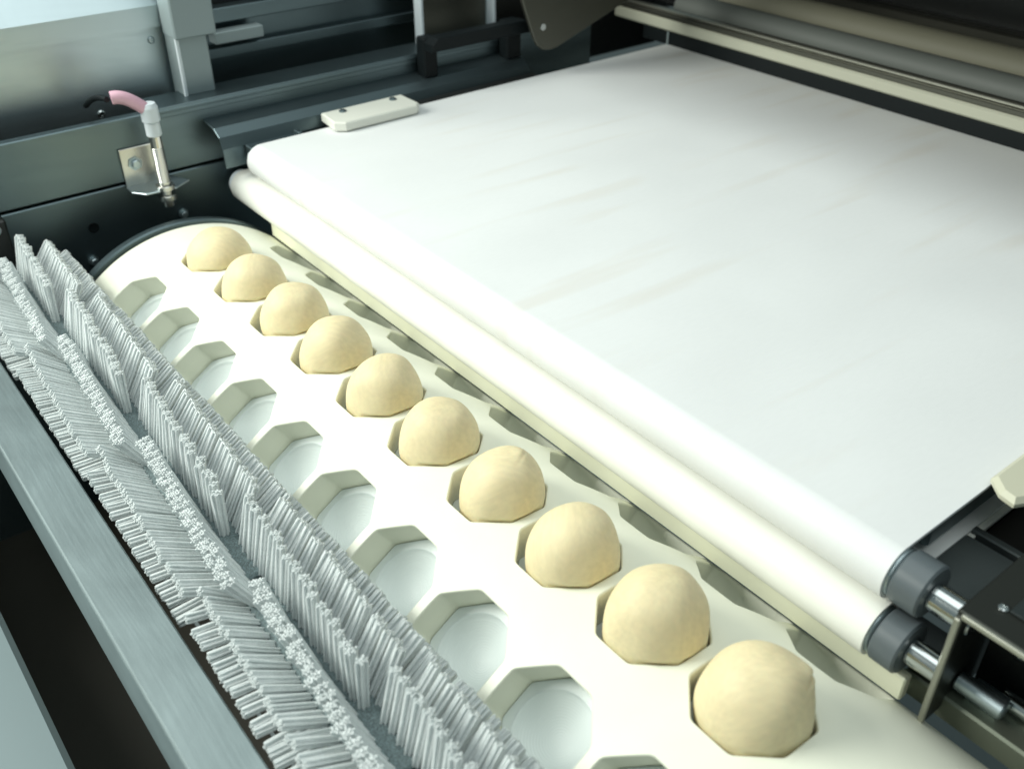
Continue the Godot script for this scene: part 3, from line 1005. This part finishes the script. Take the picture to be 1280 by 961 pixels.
# ---------------------------------------------------------------- right hand side
func build_right() -> void:
	var t := thing("right_guide_block", "yellowed white guide block with a dark screw, at the right edge of the belt", "guide block", Vector3(-0.165, 1.094, -0.553))
	var mb := MB.new()
	mb.prism([Vector2(-0.181, 0.512), Vector2(-0.181, 0.63), Vector2(-0.150, 0.63), Vector2(-0.150, 0.520), Vector2(-0.160, 0.500), Vector2(-0.170, 0.502)], Vector3(0.016, 1.1178, 0.010), Vector3.RIGHT, Vector3.FORWARD, 0.0085, 0.003)
	var block := part("block", mb, M.aged_block, t)
	part("screw", domed_screw(Vector3(-0.153, 1.1263, -0.530), Vector3.UP, 0.0055), M.black_metal, block)

	t = thing("right_side_frame", "black side frame under the right edge of the upper belt", "frame", Vector3(-0.1, 1.0, -0.8))
	mb = MB.new()
	mb.box(Vector3(-0.138, 1.040, -0.86), Vector3(0.054, 0.060, 0.69), 0.002)
	part("side_beam", mb, M.void, t)
	mb = MB.new()
	mb.box(Vector3(0.06, 1.030, -0.85), Vector3(0.34, 0.06, 0.66), 0.002)
	part("deck", mb, M.void, t)
	mb = MB.new()
	mb.box(Vector3(-0.146, 1.076, -0.470), Vector3(0.038, 0.014, 0.050), 0.0012)
	part("bearing_block", mb, M.slate, t)
	mb = MB.new()
	mb.box(Vector3(-0.146, 1.079, -0.5035), Vector3(0.042, 0.008, 0.006), 0.001)
	part("cross_strip", mb, M.slate, t)
	mb = MB.new()
	mb.box(Vector3(-0.146, 1.045, -0.432), Vector3(0.034, 0.010, 0.030), 0.001)
	part("lower_bearing", mb, M.slate, t)
	part("screw", domed_screw(Vector3(-0.158, 1.0502, -0.428), Vector3.UP, 0.0035), M.chrome, t)

	t = thing("right_bracket_box", "open black metal box with pale bright edges, at the right of the roller ends", "bracket box", Vector3(-0.06, 1.02, -0.46))
	mb = MB.new()
	mb.box(Vector3(0.04, 1.1135, -0.485), Vector3(0.326, 0.004, 0.170), 0.0012)
	part("top_plate", mb, M.gun_metal, t)
	mb = MB.new()
	mb.box(Vector3(-0.121, 1.069, -0.470), Vector3(0.004, 0.085, 0.140), 0.0012)
	part("left_plate", mb, M.gun_metal, t)
	mb = MB.new()
	mb.box(Vector3(0.04, 1.066, -0.450), Vector3(0.315, 0.09, 0.004), 0.001)
	part("back_plate", mb, M.black_metal, t)
	mb = MB.new()
	mb.box(Vector3(0.045, 1.1132, -0.3995), Vector3(0.330, 0.0036, 0.0030), 0.0010)
	mb.box(Vector3(-0.1208, 1.069, -0.3985), Vector3(0.0036, 0.085, 0.0030), 0.0010)
	part("bright_edge", mb, M.edge_steel, t)
	mb = MB.new()
	mb.box(Vector3(-0.02, 1.1164, -0.436), Vector3(0.17, 0.0018, 0.036), 0.0006)
	var rating := part("rating_plate", mb, M.label_dark, t)
	for s in [Vector3(-0.1085, 1.1158, -0.4185)]:
		part("rivet", domed_screw(s, Vector3.UP, 0.0030), M.chrome, rating)
	part("screw", domed_screw(Vector3(-0.100, 1.066, -0.4478), Vector3.BACK, 0.004), M.chrome, t)
	mb = MB.new()
	mb.rod(Vector3(-0.1185, 1.045, -0.425), Vector3(-0.090, 1.045, -0.425), 0.006, 16)
	part("stub_pin", mb, M.steel, t)

	t = thing("lower_cross_rod", "dull green-grey flat bar carrying a chrome rod, below the open black box", "bar", Vector3(0.02, 1.01, -0.42))
	mb = MB.new()
	mb.box(Vector3(0.06, 1.027, -0.4275), Vector3(0.410, 0.018, 0.024), 0.0015)
	part("flat_bar", mb, M.bar_dull, t)
	mb = MB.new()
	mb.rod(Vector3(-0.098, 1.0405, -0.438), Vector3(0.26, 1.0405, -0.438), 0.0055, 20)
	part("chrome_rod", mb, M.chrome, t)
	mb = MB.new()
	mb.rod(Vector3(-0.112, 1.0395, -0.431), Vector3(-0.092, 1.0395, -0.431), 0.0075, 20)
	part("collar", mb, M.steel, t)

	t = thing("near_side_plate", "black side plate beyond the near end of the drum, at the lower right", "side plate", Vector3(-0.08, 0.6, -0.35))
	mb = MB.new()
	mb.box(Vector3(0.012, 0.80, -0.36), Vector3(0.010, 0.40, 0.50), 0.001)
	part("plate", mb, M.void, t)

# ---------------------------------------------------------------- the scene
func _ready() -> void:
	# camera
	var cam := Camera3D.new()
	cam.name = "camera"
	add_child(cam)
	cam.fov = 42.83
	cam.near = 0.02
	cam.far = 40.0
	var pitch := deg_to_rad(34.372)
	var ahead := Vector3(-0.78376 * cos(pitch), -sin(pitch), -0.62107 * cos(pitch))
	cam.look_at_from_position(Vector3(0, 1.5, 0), Vector3(0, 1.5, 0) + ahead, Vector3.UP)
	cam.current = true
	var lens := CameraAttributesPhysical.new()
	lens.frustum_focal_length = 30.60
	lens.frustum_focus_distance = 0.74
	lens.frustum_near = 0.02
	lens.frustum_far = 40.0
	lens.exposure_aperture = 6.5
	cam.attributes = lens
	# the dim hall round the machine, and its lamps
	var env := Environment.new()
	env.background_mode = Environment.BG_COLOR
	env.background_color = lin(0.15, 0.19, 0.19)
	env.tonemap_mode = Environment.TONE_MAPPER_LINEAR
	env.tonemap_exposure = 1.17
	env.sdfgi_enabled = true
	env.ssao_enabled = true
	env.ssil_enabled = true
	var we := WorldEnvironment.new()
	we.name = "environment"
	we.environment = env
	add_child(we)
	area_light("hall_lamp", Vector3(-1.35, 2.05, 0.75), Vector3(-0.5, 1.05, -0.35), Vector2(1.0, 0.8), 3.4, Color(0.985, 1.0, 0.965))
	area_light("ceiling_lamp", Vector3(-0.2, 3.3, -0.3), Vector3(-0.5, 1.0, -0.4), Vector2(2.6, 2.0), 2.2, Color(0.965, 1.0, 0.99))
	materials()
	late_materials()
	# the setting
	var mb := MB.new()
	mb.box(Vector3(0, -0.01, 0), Vector3(30, 0.02, 30), 0.001)
	structure("floor", mb, M.concrete)
	shift = Vector3(0, 0.014, 0.023)
	build_wall()
	shift = Vector3.ZERO
	build_drum()
	build_belts()
	build_drum_guide()
	shift = Vector3(0, 0.0115, 0.006)
	build_crossbar()
	shift = Vector3(-0.012, 0.0125, 0.022)
	build_left_guides()
	shift = Vector3(-0.011, 0, -0.003)
	build_right()
	shift = Vector3.ZERO
	build_front()
	build_dough()
	build_brush()

func late_materials() -> void:
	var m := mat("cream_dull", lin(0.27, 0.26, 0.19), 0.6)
	m = mat("roller_grey", lin(0.15, 0.165, 0.15), 0.6)
	m = mat("olive_plastic", lin(0.84, 0.84, 0.66), 0.5)
	m = mat("cover_paint", lin(0.165, 0.215, 0.225), 0.5, 0.2)
	m = mat("concrete", lin(0.21, 0.24, 0.245), 0.7)
	m = mat("aged_block", lin(0.58, 0.57, 0.44), 0.5)
	m = mat("slate", lin(0.075, 0.09, 0.09), 0.5, 0.4)
	m = mat("gun_metal", lin(0.045, 0.048, 0.042), 0.38, 0.7)
	m = mat("edge_steel", lin(0.42, 0.42, 0.36), 0.4, 0.9)
	m = mat("label_dark", lin(0.02, 0.026, 0.026), 0.3)
	m = mat("bar_dull", lin(0.22, 0.24, 0.19), 0.4, 0.7)

func area_light(called: String, at: Vector3, aim: Vector3, size: Vector2, energy: float, c: Color) -> void:
	var l := AreaLight3D.new()
	l.name = called
	add_child(l)
	l.look_at_from_position(at, aim, Vector3.FORWARD if absf((aim - at).normalized().y) > 0.98 else Vector3.UP)
	l.area_size = size
	l.light_energy = energy
	l.light_color = c
	l.shadow_enabled = true
	l.set("area_range", 12.0)
	l.set("area_attenuation", 2.0)
